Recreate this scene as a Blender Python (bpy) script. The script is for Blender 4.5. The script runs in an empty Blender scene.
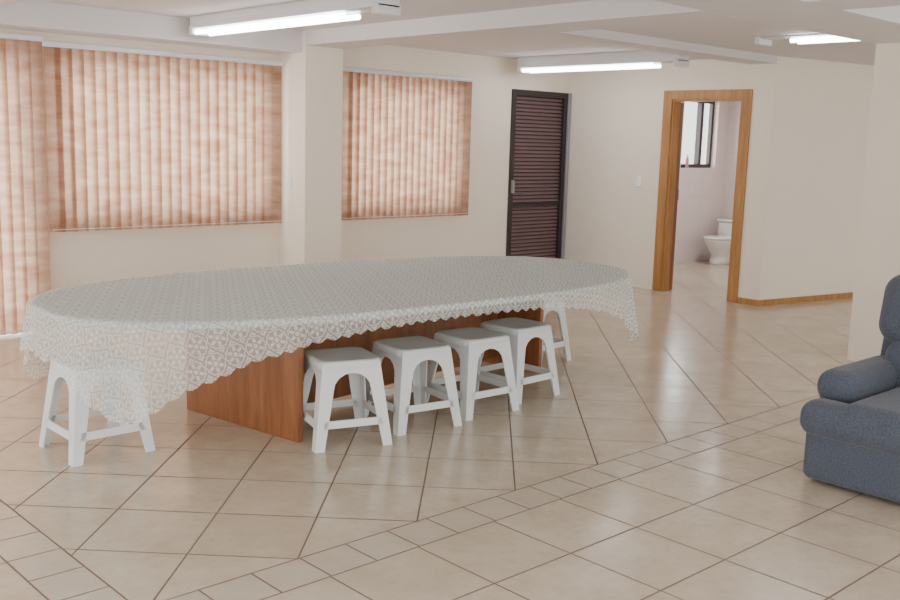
import bpy, bmesh, math, random
from mathutils import Vector, Matrix
random.seed(4)
C=bpy.context.collection
# ---------------------------------------------------------------- node helper
class NT:
    def __init__(s,name):
        s.m=bpy.data.materials.new(name);s.m.use_nodes=True;s.t=s.m.node_tree;s.n=s.t.nodes;s.n.clear()
        s.out=s.n.new('ShaderNodeOutputMaterial')
    def link(s,a,b): s.t.links.new(a,b)
    def _in(s,sock,v):
        if hasattr(v,'is_output'): s.link(v,sock)
        else: sock.default_value=v
    def M(s,op,a,b=None,c=None,clamp=False):
        n=s.n.new('ShaderNodeMath');n.operation=op;n.use_clamp=clamp
        s._in(n.inputs[0],a)
        if b is not None:s._in(n.inputs[1],b)
        if c is not None:s._in(n.inputs[2],c)
        return n.outputs[0]
    def mix(s,f,a,b):
        n=s.n.new('ShaderNodeMix');n.data_type='RGBA'
        s._in(n.inputs[0],f)
        for k,v in ((6,a),(7,b)):
            s._in(n.inputs[k],v if hasattr(v,'is_output') else (*v[:3],1))
        return n.outputs[2]
    def noise(s,vec,scale,detail=3,rough=.5):
        n=s.n.new('ShaderNodeTexNoise');n.inputs['Scale'].default_value=scale;n.inputs['Detail'].default_value=detail;n.inputs['Roughness'].default_value=rough
        if vec is not None:s.link(vec,n.inputs['Vector'])
        return n.outputs['Fac']
    def ramp(s,f,a,b):
        n=s.n.new('ShaderNodeMapRange');s._in(n.inputs[0],f);n.inputs[1].default_value=a;n.inputs[2].default_value=b
        return n.outputs[0]
    def pos(s): return s.n.new('ShaderNodeNewGeometry').outputs['Position']
    def obj(s): return s.n.new('ShaderNodeTexCoord').outputs['Object']
    def sep(s,v):
        n=s.n.new('ShaderNodeSeparateXYZ');s.link(v,n.inputs[0]);return n.outputs
    def comb(s,x,y,z):
        n=s.n.new('ShaderNodeCombineXYZ')
        for i,v in enumerate((x,y,z)): s._in(n.inputs[i],v)
        return n.outputs[0]
    def mapscale(s,v,sc):
        n=s.n.new('ShaderNodeMapping');s.link(v,n.inputs[0]);n.inputs['Scale'].default_value=sc;return n.outputs[0]
    def pbsdf(s,col,rough=.5,bump=None,bs=.2,bd=.01,spec=.5,**k):
        p=s.n.new('ShaderNodeBsdfPrincipled')
        s._in(p.inputs['Base Color'],col if hasattr(col,'is_output') else (*col[:3],1))
        s._in(p.inputs['Roughness'],rough);p.inputs['Specular IOR Level'].default_value=spec
        for kk,v in k.items(): s._in(p.inputs[kk],v)
        if bump is not None:
            b=s.n.new('ShaderNodeBump');b.inputs['Strength'].default_value=bs;b.inputs['Distance'].default_value=bd
            s.link(bump,b.inputs['Height']);s.link(b.outputs[0],p.inputs['Normal'])
        return p.outputs[0]
    def done(s,sh): s.link(sh,s.out.inputs[0]);return s.m
def lin(r,g,b):
    f=lambda c:(c/255/12.92 if c/255<=.04045 else ((c/255+.055)/1.055)**2.4)
    return (f(r),f(g),f(b))
# ---------------------------------------------------------------- materials
def simple(name,col,rough=.5,var=.06,scale=8,bs=.1,spec=.5,**k):
    t=NT(name);n=t.noise(t.pos(),scale,4)
    c=t.mix(n,tuple(x*(1-var) for x in col),tuple(min(1,x*(1+var)) for x in col))
    return t.done(t.pbsdf(c,rough,bump=t.noise(t.pos(),scale*20,2),bs=bs,bd=.002,spec=spec,**k))
m_wall=simple('wall_paint',lin(244,234,218),.75,.02,1.2,.15,.3)
m_ceil=simple('ceiling_paint',lin(222,217,217),.8,.015,1.,.1,.2)
m_white=simple('white_plastic',lin(236,238,238),.35,.02,5,.03)
m_enamel=simple('white_metal',lin(222,222,226),.3,.02,3,.02)
m_dark=simple('dark_metal',lin(50,40,42),.4,.1,6,.03)
m_cer=simple('ceramic',lin(240,240,240),.12,.01,3,0)
m_mauve=simple('dark_slats',lin(122,96,98),.5,.08,6,.05)
m_steel=simple('steel',lin(150,150,155),.3,.05,5,.03)
m_switch=simple('switch_plastic',lin(252,252,250),.3,.01,5,0)
m_topgrey=simple('tabletop_laminate',lin(178,190,186),.5,.02,5,.02)
m_pink=simple('pink_plastic',lin(225,150,165),.4,.05,5,0)
m_glass=NT('window_glass');g=m_glass.n.new('ShaderNodeBsdfTransparent');g2=m_glass.n.new('ShaderNodeBsdfGlossy');g2.inputs['Roughness'].default_value=.05
mx=m_glass.n.new('ShaderNodeMixShader');mx.inputs[0].default_value=.08;m_glass.link(g.outputs[0],mx.inputs[1]);m_glass.link(g2.outputs[0],mx.inputs[2]);m_glass=m_glass.done(mx.outputs[0])
def wood(name,c1,c2,sc=(2,18,1.2),rough=.4):
    t=NT(name);v=t.mapscale(t.obj(),sc);n=t.noise(v,2.2,6,.6);n2=t.noise(v,14,3)
    f=t.M('ADD',t.M('MULTIPLY',n,.75),t.M('MULTIPLY',n2,.25))
    c=t.mix(t.ramp(f,.32,.68),c1,c2)
    return t.done(t.pbsdf(c,rough,bump=n2,bs=.1,bd=.002))
m_wood_tr=wood('door_wood',lin(150,100,52),lin(192,142,84),(9,9,.7))
m_wood_tb=wood('table_wood',lin(128,78,48),lin(172,114,74),(8,8,.8))
m_wood_leaf=wood('leaf_wood',lin(120,68,42),lin(160,98,62),(8,8,.7))
t=NT('fluorescent_tube');e=t.n.new('ShaderNodeEmission');e.inputs[0].default_value=(.93,.97,1,1);e.inputs[1].default_value=16;m_tube=t.done(e.outputs[0])
t=NT('bath_tile');p=t.sep(t.pos())
fx=t.M('PINGPONG',t.M('ADD',p[0],p[1]),.15);fz=t.M('PINGPONG',p[2],.15)
g=t.M('LESS_THAN',t.M('MINIMUM',fx,fz),.002)
m_bath=t.done(t.pbsdf(t.mix(g,lin(226,212,210),lin(208,190,190)),.3))
# floor
t=NT('floor_tiles');P=t.pos();p=t.sep(P);X,Y=p[0],p[1];T=.417;EX,EY=1.38,2.94;W=.2
def cell(u,v,su,sv):
    a=t.M('DIVIDE',u,su);b=t.M('DIVIDE',v,sv)
    da=t.M('MULTIPLY',t.M('PINGPONG',a,.5),su);db=t.M('MULTIPLY',t.M('PINGPONG',b,.5),sv)
    w=t.n.new('ShaderNodeTexWhiteNoise');w.noise_dimensions='3D'
    t.link(t.comb(t.M('FLOOR',a),t.M('FLOOR',b),su*7),w.inputs[0])
    return t.M('MINIMUM',da,db),w.outputs['Value']
k=math.sqrt(.5)
u=t.M('MULTIPLY',t.M('ADD',t.M('SUBTRACT',X,2.60),t.M('SUBTRACT',Y,EY)),k)
v=t.M('MULTIPLY',t.M('SUBTRACT',t.M('SUBTRACT',X,2.60),t.M('SUBTRACT',Y,EY)),k)
d1,r1=cell(u,v,T,T)
d2,r2=cell(t.M('SUBTRACT',X,EX-W),t.M('SUBTRACT',Y,EY-W),T,T)
iX=t.M('GREATER_THAN',X,EX);iY=t.M('GREATER_THAN',Y,EY);ins=t.M('MULTIPLY',iX,iY)
oX=t.M('GREATER_THAN',X,EX-W);oY=t.M('GREATER_THAN',Y,EY-W);out=t.M('MULTIPLY',oX,oY)
strip=t.M('SUBTRACT',out,ins)
d3,r3=cell(t.M('SUBTRACT',X,EX-W),t.M('SUBTRACT',Y,EY-W),.21,.21)
def sel(f,a,b):
    return t.M('ADD',t.M('MULTIPLY',t.M('SUBTRACT',1.,f),a),t.M('MULTIPLY',f,b))
d=sel(out,d2,sel(ins,d3,d1));r=sel(out,r2,sel(ins,r3,r1))
bx=t.M('MINIMUM',t.M('ABSOLUTE',t.M('SUBTRACT',X,EX)),t.M('ABSOLUTE',t.M('SUBTRACT',X,EX-W)))
by=t.M('MINIMUM',t.M('ABSOLUTE',t.M('SUBTRACT',Y,EY)),t.M('ABSOLUTE',t.M('SUBTRACT',Y,EY-W)))
bx=t.M('ADD',bx,t.M('MULTIPLY',t.M('SUBTRACT',1.,oY),9));by=t.M('ADD',by,t.M('MULTIPLY',t.M('SUBTRACT',1.,oX),9))
d=t.M('MINIMUM',d,t.M('MINIMUM',bx,by))
gr=t.ramp(d,.003,.0055)
n1=t.noise(P,5,5,.65);n2=t.noise(P,22,4,.6)
base=t.mix(t.ramp(n1,.3,.7),lin(196,181,158),lin(214,202,182))
base=t.mix(t.M('MULTIPLY',t.ramp(n2,.5,.75),.35),base,lin(182,160,134))
base=t.mix(t.M('MULTIPLY',r,.25),base,lin(184,166,144))
base=t.mix(t.M('MULTIPLY',strip,.35),base,lin(200,190,178))
col=t.mix(gr,lin(124,104,90),base)
rough=t.M('SUBTRACT',.7,t.M('MULTIPLY',gr,t.M('ADD',.44,t.M('MULTIPLY',n1,.12))))
m_floor=t.done(t.pbsdf(col,rough,bump=t.M('ADD',gr,t.M('MULTIPLY',n2,.12)),bs=.25,bd=.003,spec=.7))
# blinds: matte dull face, bright when lit from behind
t=NT('blind_fabric');p=t.sep(t.pos())
vv=t.comb(t.M('MULTIPLY',p[0],4.5),0.,t.M('MULTIPLY',p[2],14));n=t.noise(vv,1.,3,.55)
fine=t.noise(t.comb(t.M('MULTIPLY',p[0],60),0.,t.M('MULTIPLY',p[2],160)),1.,2)
c=t.mix(t.ramp(n,.34,.70),lin(206,164,138),lin(246,220,196));c=t.mix(t.M('MULTIPLY',fine,.25),c,lin(160,120,100))
cd_=t.mix(n,lin(120,88,72),lin(158,122,104))
a=t.n.new('ShaderNodeBsdfDiffuse');b=t.n.new('ShaderNodeBsdfTranslucent');t.link(cd_,a.inputs[0]);t.link(c,b.inputs[0])
mx=t.n.new('ShaderNodeMixShader');mx.inputs[0].default_value=.5;t.link(a.outputs[0],mx.inputs[1]);t.link(b.outputs[0],mx.inputs[2]);m_blind=t.done(mx.outputs[0])
# lace
t=NT('lace');uv=t.n.new('ShaderNodeUVMap');uv.uv_map='flat';p=t.sep(uv.outputs[0]);S=.10
row=t.M('FLOOR',t.M('DIVIDE',p[1],S))
xs=t.M('ADD',t.M('DIVIDE',p[0],S),t.M('MULTIPLY',t.M('MODULO',t.M('ADD',row,100.),2.),.5))
a=t.M('SUBTRACT',t.M('FRACT',xs),.5);b=t.M('SUBTRACT',t.M('FRACT',t.M('DIVIDE',p[1],S)),.5)
r=t.M('SQRT',t.M('ADD',t.M('MULTIPLY',a,a),t.M('MULTIPLY',b,b)));an=t.M('ARCTAN2',a,b)
pet=t.M('LESS_THAN',r,t.M('MULTIPLY_ADD',t.M('COSINE',t.M('MULTIPLY',an,6)),.13,.29))
hole=t.M('GREATER_THAN',t.M('ABSOLUTE',t.M('SUBTRACT',r,.14)),.03)
ring=t.M('LESS_THAN',t.M('ABSOLUTE',t.M('SUBTRACT',r,t.M('MULTIPLY_ADD',t.M('COSINE',t.M('MULTIPLY',an,12)),.02,.46))),.03)
crn=t.M('LESS_THAN',t.M('ABSOLUTE',t.M('SUBTRACT',r,.62)),.04)
ht=t.M('MAXIMUM',t.M('MAXIMUM',t.M('MULTIPLY',pet,hole),ring),crn)
ns=t.noise(uv.outputs[0],60,2)
al=t.M('MAXIMUM',t.M('MULTIPLY',ht,t.M('ADD',.45,t.M('MULTIPLY',ns,.4))),.30)
df=t.n.new('ShaderNodeBsdfDiffuse');df.inputs[0].default_value=(*lin(246,247,243),1)
tl=t.n.new('ShaderNodeBsdfTranslucent');tl.inputs[0].default_value=(*lin(246,247,243),1)
m1=t.n.new('ShaderNodeMixShader');m1.inputs[0].default_value=.25;t.link(df.outputs[0],m1.inputs[1]);t.link(tl.outputs[0],m1.inputs[2])
tr=t.n.new('ShaderNodeBsdfTransparent');mx=t.n.new('ShaderNodeMixShader');t.link(al,mx.inputs[0]);t.link(tr.outputs[0],mx.inputs[1]);t.link(m1.outputs[0],mx.inputs[2]);m_lace=t.done(mx.outputs[0])
# fabric
t=NT('grey_blue_upholstery');n=t.noise(t.obj(),120,3,.7);n2=t.noise(t.obj(),6,3)
c=t.mix(t.ramp(n,.3,.7),lin(66,72,84),lin(98,105,118));c=t.mix(t.M('MULTIPLY',n2,.3),c,lin(72,78,90))
m_fab=t.done(t.pbsdf(c,.9,bump=n,bs=.5,bd=.004,spec=.2,**{'Sheen Weight':.2}))
# ---------------------------------------------------------------- geometry helpers
def link(o,parent=None):
    C.objects.link(o)
    if parent: o.parent=parent
    return o
def empty(name,loc=(0,0,0),rz=0,parent=None):
    o=bpy.data.objects.new(name,None);o.location=loc;o.rotation_euler[2]=rz;C.objects.link(o)
    if parent:o.parent=parent
    return o
def mesh(name,vs,fs,mat,parent=None,smooth=False):
    me=bpy.data.meshes.new(name);me.from_pydata(vs,[],fs);me.update();me.materials.append(mat)
    if smooth:
        for q in me.polygons:q.use_smooth=True
    return link(bpy.data.objects.new(name,me),parent)
def boxes(name,L,mat,parent=None,bev=0,seg=2):
    vs=[];fs=[]
    for x0,x1,y0,y1,z0,z1 in L:
        b=len(vs);vs+=[(x0,y0,z0),(x1,y0,z0),(x1,y1,z0),(x0,y1,z0),(x0,y0,z1),(x1,y0,z1),(x1,y1,z1),(x0,y1,z1)]
        fs+=[tuple(b+i for i in f) for f in ((0,3,2,1),(4,5,6,7),(0,1,5,4),(1,2,6,5),(2,3,7,6),(3,0,4,7))]
    o=mesh(name,vs,fs,mat,parent,smooth=bev>0)
    if bev:
        m=o.modifiers.new('b','BEVEL');m.width=bev;m.segments=seg;m.limit_method='NONE'
    return o
def lathe(name,rings,mat,parent=None,n=32):
    vs=[];fs=[]
    for cx,cy,z,rx,ry in rings:
        for i in range(n):
            a=2*math.pi*i/n;vs.append((cx+rx*math.cos(a),cy+ry*math.sin(a),z))
    for j in range(len(rings)-1):
        for i in range(n):
            fs.append((j*n+i,j*n+(i+1)%n,(j+1)*n+(i+1)%n,(j+1)*n+i))
    fs.append(tuple(reversed(range(n))));fs.append(tuple((len(rings)-1)*n+i for i in range(n)))
    return mesh(name,vs,fs,mat,parent,True)
def cylx(name,p0,p1,r,mat,parent=None,n=16):
    p0=Vector(p0);p1=Vector(p1);d=(p1-p0).normalized();q=d.to_track_quat('Z','Y');vs=[];fs=[]
    for P_ in (p0,p1):
        for i in range(n):
            a=2*math.pi*i/n;vs.append(tuple(P_+q@Vector((r*math.cos(a),r*math.sin(a),0))))
    for i in range(n):fs.append((i,(i+1)%n,n+(i+1)%n,n+i))
    fs.append(tuple(reversed(range(n))));fs.append(tuple(range(n,2*n)))
    return mesh(name,vs,fs,mat,parent,False)
# ---------------------------------------------------------------- room
YA=7.70;XB=9.02;CZ=2.45
XW0,XE=-1.0,12.4
boxes('floor',[(XW0,XE+.3,-1.6,YA+.15,-.1,0)],m_floor)
boxes('ceiling',[(XW0,XE+.3,-1.6,YA+.15,CZ,CZ+.12)],m_ceil)
win=[(1.0,2.86,0.02,2.1),(3.04,4.92,.86,2.1),(5.75,7.25,.86,2.1),(8.04,8.96,0.0,2.13),(11.3,12.12,1.28,2.2)]
L=[];x=XW0
for a,b,z0,z1 in win:
    L.append((x,a,YA,YA+.15,0,CZ))
    if z0>0.03:L.append((a,b,YA,YA+.15,0,z0))
    L.append((a,b,YA,YA+.15,z1,CZ));x=b
L.append((x,XE+.15,YA,YA+.15,0,CZ))
boxes('wall_back',L,m_wall)
boxes('wall_right',[(XB,XB+.12,5.11,5.45,0,CZ),(XB,XB+.12,6.28,YA,0,CZ),(XB,XB+.12,5.45,6.28,2.05,CZ)],m_wall)
def skewwall(name,p,q,th,z0,z1,mat):
    p=Vector((*p,0));q=Vector((*q,0));d=(q-p).normalized();n=Vector((-d.y,d.x,0))*th
    a=[p,q,q+n,p+n];vs=[(v.x,v.y,z0) for v in a]+[(v.x,v.y,z1) for v in a]
    return mesh(name,vs,[(0,3,2,1),(4,5,6,7),(0,1,5,4),(1,2,6,5),(2,3,7,6),(3,0,4,7)],mat)
skewwall('wall_side',(XB,5.11),(XE,4.43),.12,0,CZ,m_wall)
boxes('wall_far',[(XE,XE+.15,-.5,YA,0,CZ)],m_wall)
boxes('wall_bathroom',[(XE-.02,XE-.001,4.6,YA-.001,0,CZ),(XB+.121,11.3,YA-.02,YA-.001,0,CZ),(12.12,XE-.02,YA-.02,YA-.001,0,CZ),(11.3,12.12,YA-.02,YA-.001,0,1.28),(11.3,12.12,YA-.02,YA-.001,2.2,CZ)],m_bath)
boxes('column_back',[(5.05,5.45,7.3,YA,0,CZ)],m_wall)
boxes('column_right',[(7.26,7.9,2.70,3.34,0,CZ)],m_wall)
boxes('ceiling_beam',[(5.05,5.45,3.36,7.3,2.33,CZ),(5.05,5.45,-1.6,2.72,2.33,CZ),(XW0,7.26,2.72,3.34,2.33,CZ),(7.9,XE,2.72,3.34,2.33,CZ),(5.45,XE,5.11,5.4,2.38,CZ),(2.2,2.5,3.36,7.35,2.38,CZ),(XW0,5.05,7.35,YA,2.27,CZ)],m_ceil)
skewwall('baseboard_side',(XB-.012,5.10),(XE,4.415),.012,0,.06,m_wood_tr)
boxes('baseboard_right',[(XB-.012,XB,5.11,5.34,0,.06)],m_wood_tr)
# doorway
d=empty('door_1',(0,0,0))
boxes('casing',[(XB-.02,XB,5.345,5.45,0,2.14),(XB-.02,XB,6.28,6.385,0,2.14),(XB-.02,XB,5.45,6.28,2.05,2.14)],m_wood_tr,d)
boxes('jamb',[(XB,XB+.12,5.45,5.47,0,2.05),(XB,XB+.12,6.26,6.28,0,2.05),(XB,XB+.12,5.47,6.26,2.03,2.05)],m_wood_tr,d)
lf=empty('leaf_pivot',(XB+.13,6.27,0),0.62,d)
boxes('leaf',[(0,.8,-.035,0,.01,2.02)],m_wood_leaf,lf)
boxes('handle',[(.70,.76,-.06,-.04,1.0,1.02),(.74,.76,-.06,-.035,.95,1.07)],m_steel,lf)
# dark balcony door
d=empty('door_2')
x0,x1=8.04,8.96
boxes('frame',[(x0,x0+.06,YA-.02,YA+.06,0,2.13),(x1-.06,x1,YA-.02,YA+.06,0,2.13),(x0+.06,x1-.06,YA-.02,YA+.06,2.07,2.13),(x0+.06,x1-.06,YA-.02,YA+.06,0,.1),(x0+.06,x1-.06,YA-.01,YA+.06,.84,.88)],m_dark,d)
vs=[];fs=[]
z=2.04
while z>.12:
    b=len(vs);dz=.014;vs+=[(x0+.06,YA+.0,z-dz),(x1-.06,YA+.0,z-dz),(x1-.06,YA+.022,z+dz),(x0+.06,YA+.022,z+dz)];fs.append((b,b+1,b+2,b+3));z-=.042
boxes('backing_glass',[(x0+.06,x1-.06,YA+.03,YA+.035,.0,2.13)],simple('tinted_glass',lin(58,44,50),.2,.05,2,0),d)
mesh('slats',vs,fs,m_mauve,d)
boxes('door_handle',[(x0+.02,x0+.04,YA-.06,YA-.02,1.0,1.14)],m_steel,d)
boxes('trim_1',[(x1+.002,x1+.04,YA-.04,YA,0,2.13)],simple('grey_trim',lin(150,150,160),.4),None)
# windows
for i,(a,b,z0,z1) in enumerate([win[0],win[1],win[2],win[4]]):
    w=empty('window_%d'%(i+1))
    y0,y1=YA+.05,YA+.10
    fr=[(a,a+.05,y0,y1,z0,z1),(b-.05,b,y0,y1,z0,z1),(a+.05,b-.05,y0,y1,z0,z0+.05),(a+.05,b-.05,y0,y1,z1-.05,z1)]
    if i==3:
        xx=(a+b)/2+.1;fr.append((xx-.03,xx+.03,y0-.02,y1,z0+.05,z1-.05))
    boxes('frame',fr,m_dark,w)
    boxes('glass',[(a+.04,b-.04,YA+.07,YA+.075,z0+.04,z1-.04)],m_glass,w)
    li=bpy.data.lights.new('daylight','AREA');li.shape='RECTANGLE';li.size=b-a+.3;li.size_y=z1-z0+.3
    rad=5.2 if i<3 else 7
    li.energy=rad*math.pi*li.size*li.size_y;li.color=(1,.95,.90) if i<3 else (.97,.98,1)
    lo=bpy.data.objects.new('daylight_portal',li);lo.location=((a+b)/2,YA+.35,(z0+z1)/2);lo.rotation_euler=(-math.pi/2,0,0);C.objects.link(lo)
# vertical blinds
def blind(name,xa,xb,za,zb,y):
    e_=empty(name)
    boxes('headrail',[(xa-.03,xb+.02,y-.03,y+.03,zb,zb+.04)],m_enamel,e_,.005)
    n=int(round((xb-xa)/.088));sp=(xb-xa)/n;vs=[];fs=[]
    for i in range(n):
        cx=xa+sp*(i+.5);ang=math.radians(-17+random.uniform(-3,3));hw=.0585
        cols=5;b=len(vs)
        for j in range(cols):
            q=(j/(cols-1)-.5)*2;xx=q*hw;yy=.003*(1-q*q)
            px=cx+xx*math.cos(ang)-yy*math.sin(ang);py=y+xx*math.sin(ang)+yy*math.cos(ang)
            vs+=[(px,py,za),(px,py,zb)]
        for j in range(cols-1):fs.append((b+2*j,b+2*j+2,b+2*j+3,b+2*j+1))
    mesh('slats',vs,fs,m_blind,e_,True)
    cylx('bottom_chain',(xa,y-.02,za+.02),(xb,y-.02,za+.02),.003,m_enamel,e_,6)
blind('vertical_blind',1.0,2.90,.03,2.19,YA-.10)
blind('vertical_blind',2.95,4.99,.78,2.16,YA-.09)
blind('vertical_blind',5.69,7.32,.78,2.16,YA-.09)
boxes('light_switch',[(XB-.014,XB,6.62,6.70,1.11,1.23)],m_switch,None,.003)
boxes('light_switch',[(5.036,5.05,7.5,7.57,1.1,1.21)],m_switch,None,.003)
def fixture(x,y0,y1,z,zt,g0,g1):
    f=empty('fluorescent_light_fixture')
    boxes('housing',[(x-.09,x+.09,y0,y1,z+.035,zt)],m_enamel,f,.008)
    boxes('end_cap',[(x-.10,x+.10,y0,y0+.05,z-.01,z+.06),(x-.10,x+.10,y1-.05,y1,z-.01,z+.06)],m_enamel,f,.008)
    for dx in (-.06,.06): cylx('tube',(x+dx,g0,z+.01),(x+dx,g1,z+.01),.018,m_tube,f)
fixture(4.02,4.92,7.25,2.32,CZ,5.30,7.20)
fixture(8.0,5.48,7.5,2.30,CZ,5.78,7.45)
fixture(7.52,3.37,4.42,2.40,CZ,3.42,4.12)
# ---------------------------------------------------------------- table
TC=(3.53,4.42);TR=-.05
tb=empty('conference_table',(*TC,0),TR)
A_,B_,N_=1.84,.84,2.6
def se(a,b,n,t_):
    c,s=math.cos(t_),math.sin(t_)
    return (a*math.copysign(abs(c)**(2/n),c),b*math.copysign(abs(s)**(2/n),s))
def nrm(x,y,a,b,n):
    gx=math.copysign(abs(x/a)**(n-1)/a,x);gy=math.copysign(abs(y/b)**(n-1)/b,y);l=math.hypot(gx,gy);return gx/l,gy/l
K=160;vs=[];fs=[]
ring=[se(A_,B_,N_,2*math.pi*i/K) for i in range(K)]
for z,s in ((.715,.99),(.72,1),(.745,1),(.75,.995)):
    for x,y in ring:vs.append((x*s,y*s,z))
for j in range(3):
    for i in range(K):fs.append((j*K+i,j*K+(i+1)%K,(j+1)*K+(i+1)%K,(j+1)*K+i))
fs.append(tuple(reversed(range(K))));fs.append(tuple(3*K+i for i in range(K)))
mesh('table_top',vs,fs,m_topgrey,tb)
bo=Vector((2.82-TC[0],4.13-TC[1]));cr,sr=math.cos(-TR),math.sin(-TR)
bs_=empty('pedestal_base',(bo.x*cr-bo.y*sr,bo.x*sr+bo.y*cr,0),.15-TR,tb)
boxes('end_panel',[(0,.04,0,.92,0,.715),(2.23,2.27,0.0,.75,0,.715)],m_wood_tb,bs_,.003)
boxes('modesty_panel',[(.04,2.23,.36,.39,.05,.715)],m_wood_tb,bs_)
# cloth
CA,CB,CN=2.04,.905,10
SEG=1400;rows=14
fine=[se(A_,B_,N_,2*math.pi*i/20000) for i in range(20000)];acc=[0]
for i in range(1,20001):
    a=fine[i-1];b=fine[i%20000];acc.append(acc[-1]+math.hypot(a[0]-b[0],a[1]-b[1]))
pts=[];j=0
for i in range(SEG):
    s=acc[-1]*i/SEG
    while acc[j+1]<s:j+=1
    pts.append(fine[j%20000])
def inside(x,y): return abs(x/CA)**CN+abs(y/CB)**CN<1
Ls=[];Ns=[]
for x,y in pts:
    n=nrm(x,y,A_,B_,N_);Ns.append(n);lo,hi=0,1.2
    for _ in range(24):
        m=(lo+hi)/2
        if inside(x+n[0]*m,y+n[1]*m):lo=m
        else:hi=m
    Ls.append(lo)
vs=[];uvs=[];fs=[]
R=24
for k_ in range(1,R+1):
    s=k_/R
    for x,y in pts:
        vs.append((x*s,y*s,.754));uvs.append((x*s,y*s))
per=acc[-1]
for k_ in range(1,rows+1):
    s=k_/rows
    for i,(x,y) in enumerate(pts):
        ar=per*i/SEG;L_=Ls[i];nx,ny=Ns[i]
        sc=.018*abs(math.sin(ar*math.pi/.07))
        Lt=(L_+sc)*s
        amp=.17*L_*s
        off=.010+.5*min(Lt,.02)+amp*(.5+.5*math.sin(ar*2*math.pi/.27+1.3*math.sin(ar*1.7)))+.03*s*L_
        z=.754-max(0,Lt-.008)
        vs.append((x+nx*off,y+ny*off,z));uvs.append((x+nx*Lt,y+ny*Lt))
tot=R+rows
for r_ in range(tot-1):
    for i in range(SEG):
        fs.append((r_*SEG+i,r_*SEG+(i+1)%SEG,(r_+1)*SEG+(i+1)%SEG,(r_+1)*SEG+i))
fs.append(tuple(range(SEG-1,-1,-1)))
cl=mesh('lace_tablecloth',vs,fs,m_lace,None,True)
cl.location=(*TC,0);cl.rotation_euler[2]=TR
ul=cl.data.uv_layers.new(name='flat')
for lp in cl.data.loops: ul.data[lp.index].uv=uvs[lp.vertex_index]
# ---------------------------------------------------------------- stools
def stool(x,y,rz):
    e_=empty('plastic_stool',(x,y,0),rz);H=.445;wt,wb=.153,.208
    hw=lambda z:wb+(wt-wb)*z/H
    for s in range(4):
        a=s*math.pi/2;ca,sa=math.cos(a),math.sin(a)
        out=[(-wt,H-.005),(-wb,0),(-wb+.05,0)]
        for i in range(9):
            q=i/8;ang=math.pi*(1-q);out.append((math.cos(ang)*.100,.30+.085*math.sin(ang)))
        out+=[(wb-.05,0),(wb,0),(wt,H-.005)]
        z1,z0=.15,.112;w_=.152
        bar=[(-w_-.01,z0),(w_+.01,z0),(w_,z1),(-w_,z1)]
        vs=[];fs=[]
        for poly in (out,bar):
            b=len(vs);n=len(poly)
            for in_ in (0,.008):
                for u_,z in poly:
                    dd=hw(z)-in_;uu=u_ if abs(u_)<hw(z)-.001 else math.copysign(hw(z)-in_,u_)
                    vs.append((uu*ca+dd*sa,uu*sa-dd*ca,z))
            fs.append(tuple(range(b,b+n)));fs.append(tuple(reversed(range(b+n,b+2*n))))
            for i in range(n):fs.append((b+i,b+n+i,b+n+(i+1)%n,b+(i+1)%n))
        mesh('side_%d'%(s+1),vs,fs,m_white,e_)
    vs=[];fs=[];K_=48
    prof=[(wt+.014,H-.035),(wt+.016,H-.012),(wt+.014,H-.002),(wt+.006,H+.004),(wt-.02,H+.002),(.06,H-.002),(.012,H-.004)]
    for r_,z in prof:
        for i in range(K_):
            p_=se(r_,r_,6,2*math.pi*i/K_);vs.append((p_[0],p_[1],z))
    for j_ in range(len(prof)-1):
        for i in range(K_):fs.append((j_*K_+i,j_*K_+(i+1)%K_,(j_+1)*K_+(i+1)%K_,(j_+1)*K_+i))
    fs.append(tuple((len(prof)-1)*K_+i for i in range(K_)))
    mesh('seat',vs,fs,m_white,e_,True)
for s in [(1.99,4.66,.0),(3.05,4.07,-.30),(3.54,4.08,-.15),(4.01,4.09,-.05),(4.47,4.17,.03),(5.29,4.77,.1)]: stool(*s)
# ---------------------------------------------------------------- armchair (faces -X)
ac=empty('armchair',(4.80,1.78,0),0.0)
boxes('base',[(-.38,.40,-.42,.42,.02,.28)],m_fab,ac,.03,4)
boxes('footrest',[(-.45,-.36,-.40,.40,.02,.29)],m_fab,ac,.04,5)
boxes('seat_cushion',[(-.48,.22,-.235,.235,.24,.43)],m_fab,ac,.07,6)
boxes('seat_front_roll',[(-.49,-.30,-.43,.43,.23,.405)],m_fab,ac,.075,6)
for sg,nm in ((1,'arm_left'),(-1,'arm_right')):
    ya,yb=sorted((sg*.24,sg*.43))
    boxes(nm,[(-.29,.36,ya,yb,.05,.46)],m_fab,ac,.05,5)
    boxes(nm+'_pad',[(-.33,.34,ya-.01,yb+.01,.36,.53)],m_fab,ac,.08,7)
bk=empty('back_pivot',(.19,0,.3),0,ac);bk.rotation_euler[1]=.2
boxes('back_shell',[(.08,.24,-.42,.42,-.15,.62)],m_fab,bk,.06,5)
boxes('lumbar_cushion',[(-.08,.14,-.34,.34,.02,.34)],m_fab,bk,.09,6)
boxes('head_cushion',[(-.09,.17,-.40,.40,.31,.67)],m_fab,bk,.10,7)
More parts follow.
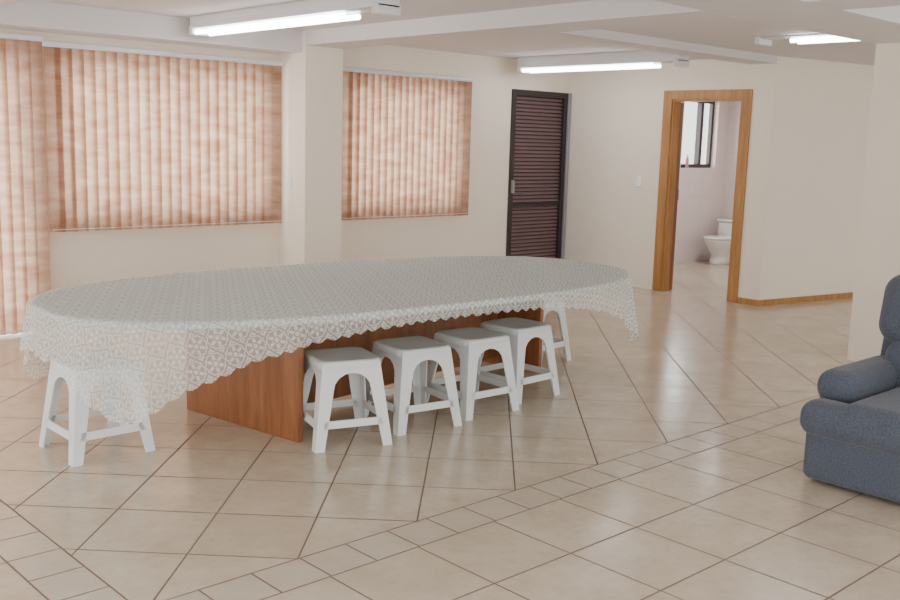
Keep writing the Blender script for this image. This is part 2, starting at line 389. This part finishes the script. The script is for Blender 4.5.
# ---------------------------------------------------------------- toilet
tt=empty('toilet',(11.85,7.34,0),0)
lathe('bowl',[(0,0,0,.17,.11),(0,0,.05,.17,.11),(0,0,.13,.14,.10),(-.03,0,.24,.2,.15),(-.05,0,.33,.25,.18),(-.05,0,.35,.25,.18)],m_cer,tt)
lathe('lid',[(-.05,0,.35,.255,.19),(-.05,0,.375,.25,.185),(-.05,0,.38,.22,.16)],m_cer,tt)
boxes('tank',[(.2,.50,-.19,.19,.33,.56)],m_cer,tt,.03,4)
boxes('tank_lid',[(.19,.51,-.2,.2,.56,.59)],m_cer,tt,.01,3)
boxes('foot',[(-.05,.3,-.1,.1,0,.33)],m_cer,tt,.03,4)
bt=empty('soap_bottle',(11.50,YA-.0,1.28));lathe('body',[(0,.02,0,.03,.02),(0,.02,.12,.03,.02),(0,.02,.15,.01,.01),(0,.02,.18,.01,.01)],m_pink,bt,12)
# ---------------------------------------------------------------- lights
def area(name,loc,rot,sx,sy,e,col=(1,1,1)):
    li=bpy.data.lights.new(name,'AREA');li.shape='RECTANGLE';li.size=sx;li.size_y=sy;li.energy=e;li.color=col
    o=bpy.data.objects.new(name,li);o.location=loc;o.rotation_euler=rot;C.objects.link(o)
area('bathroom_fill_light',(10.8,6.4,2.42),(0,0,0),.4,.4,32)  # fill light added to brighten the bathroom; no lamp is visible there
w=bpy.data.worlds.new('world');bpy.context.scene.world=w;w.use_nodes=True
bg=w.node_tree.nodes['Background'];bg.inputs[0].default_value=(.97,.97,.96,1);bg.inputs[1].default_value=2.75
# ---------------------------------------------------------------- camera
f,pt,ro,ya,H=996.8,.1590,.0284,.7522,1.5593
F=Vector((math.sin(ya)*math.cos(pt),math.cos(ya)*math.cos(pt),-math.sin(pt)))
Rv=Vector((math.cos(ya),-math.sin(ya),0));U=Rv.cross(F)
Rc=Rv*math.cos(ro)+U*math.sin(ro);Uc=U*math.cos(ro)-Rv*math.sin(ro)
cd=bpy.data.cameras.new('camera');cd.sensor_width=36;cd.lens=f/900*36
co=bpy.data.objects.new('camera',cd);M_=Matrix((Rc,Uc,-F)).transposed().to_4x4();M_.translation=Vector((0,0,H));co.matrix_world=M_
C.objects.link(co);bpy.context.scene.camera=co
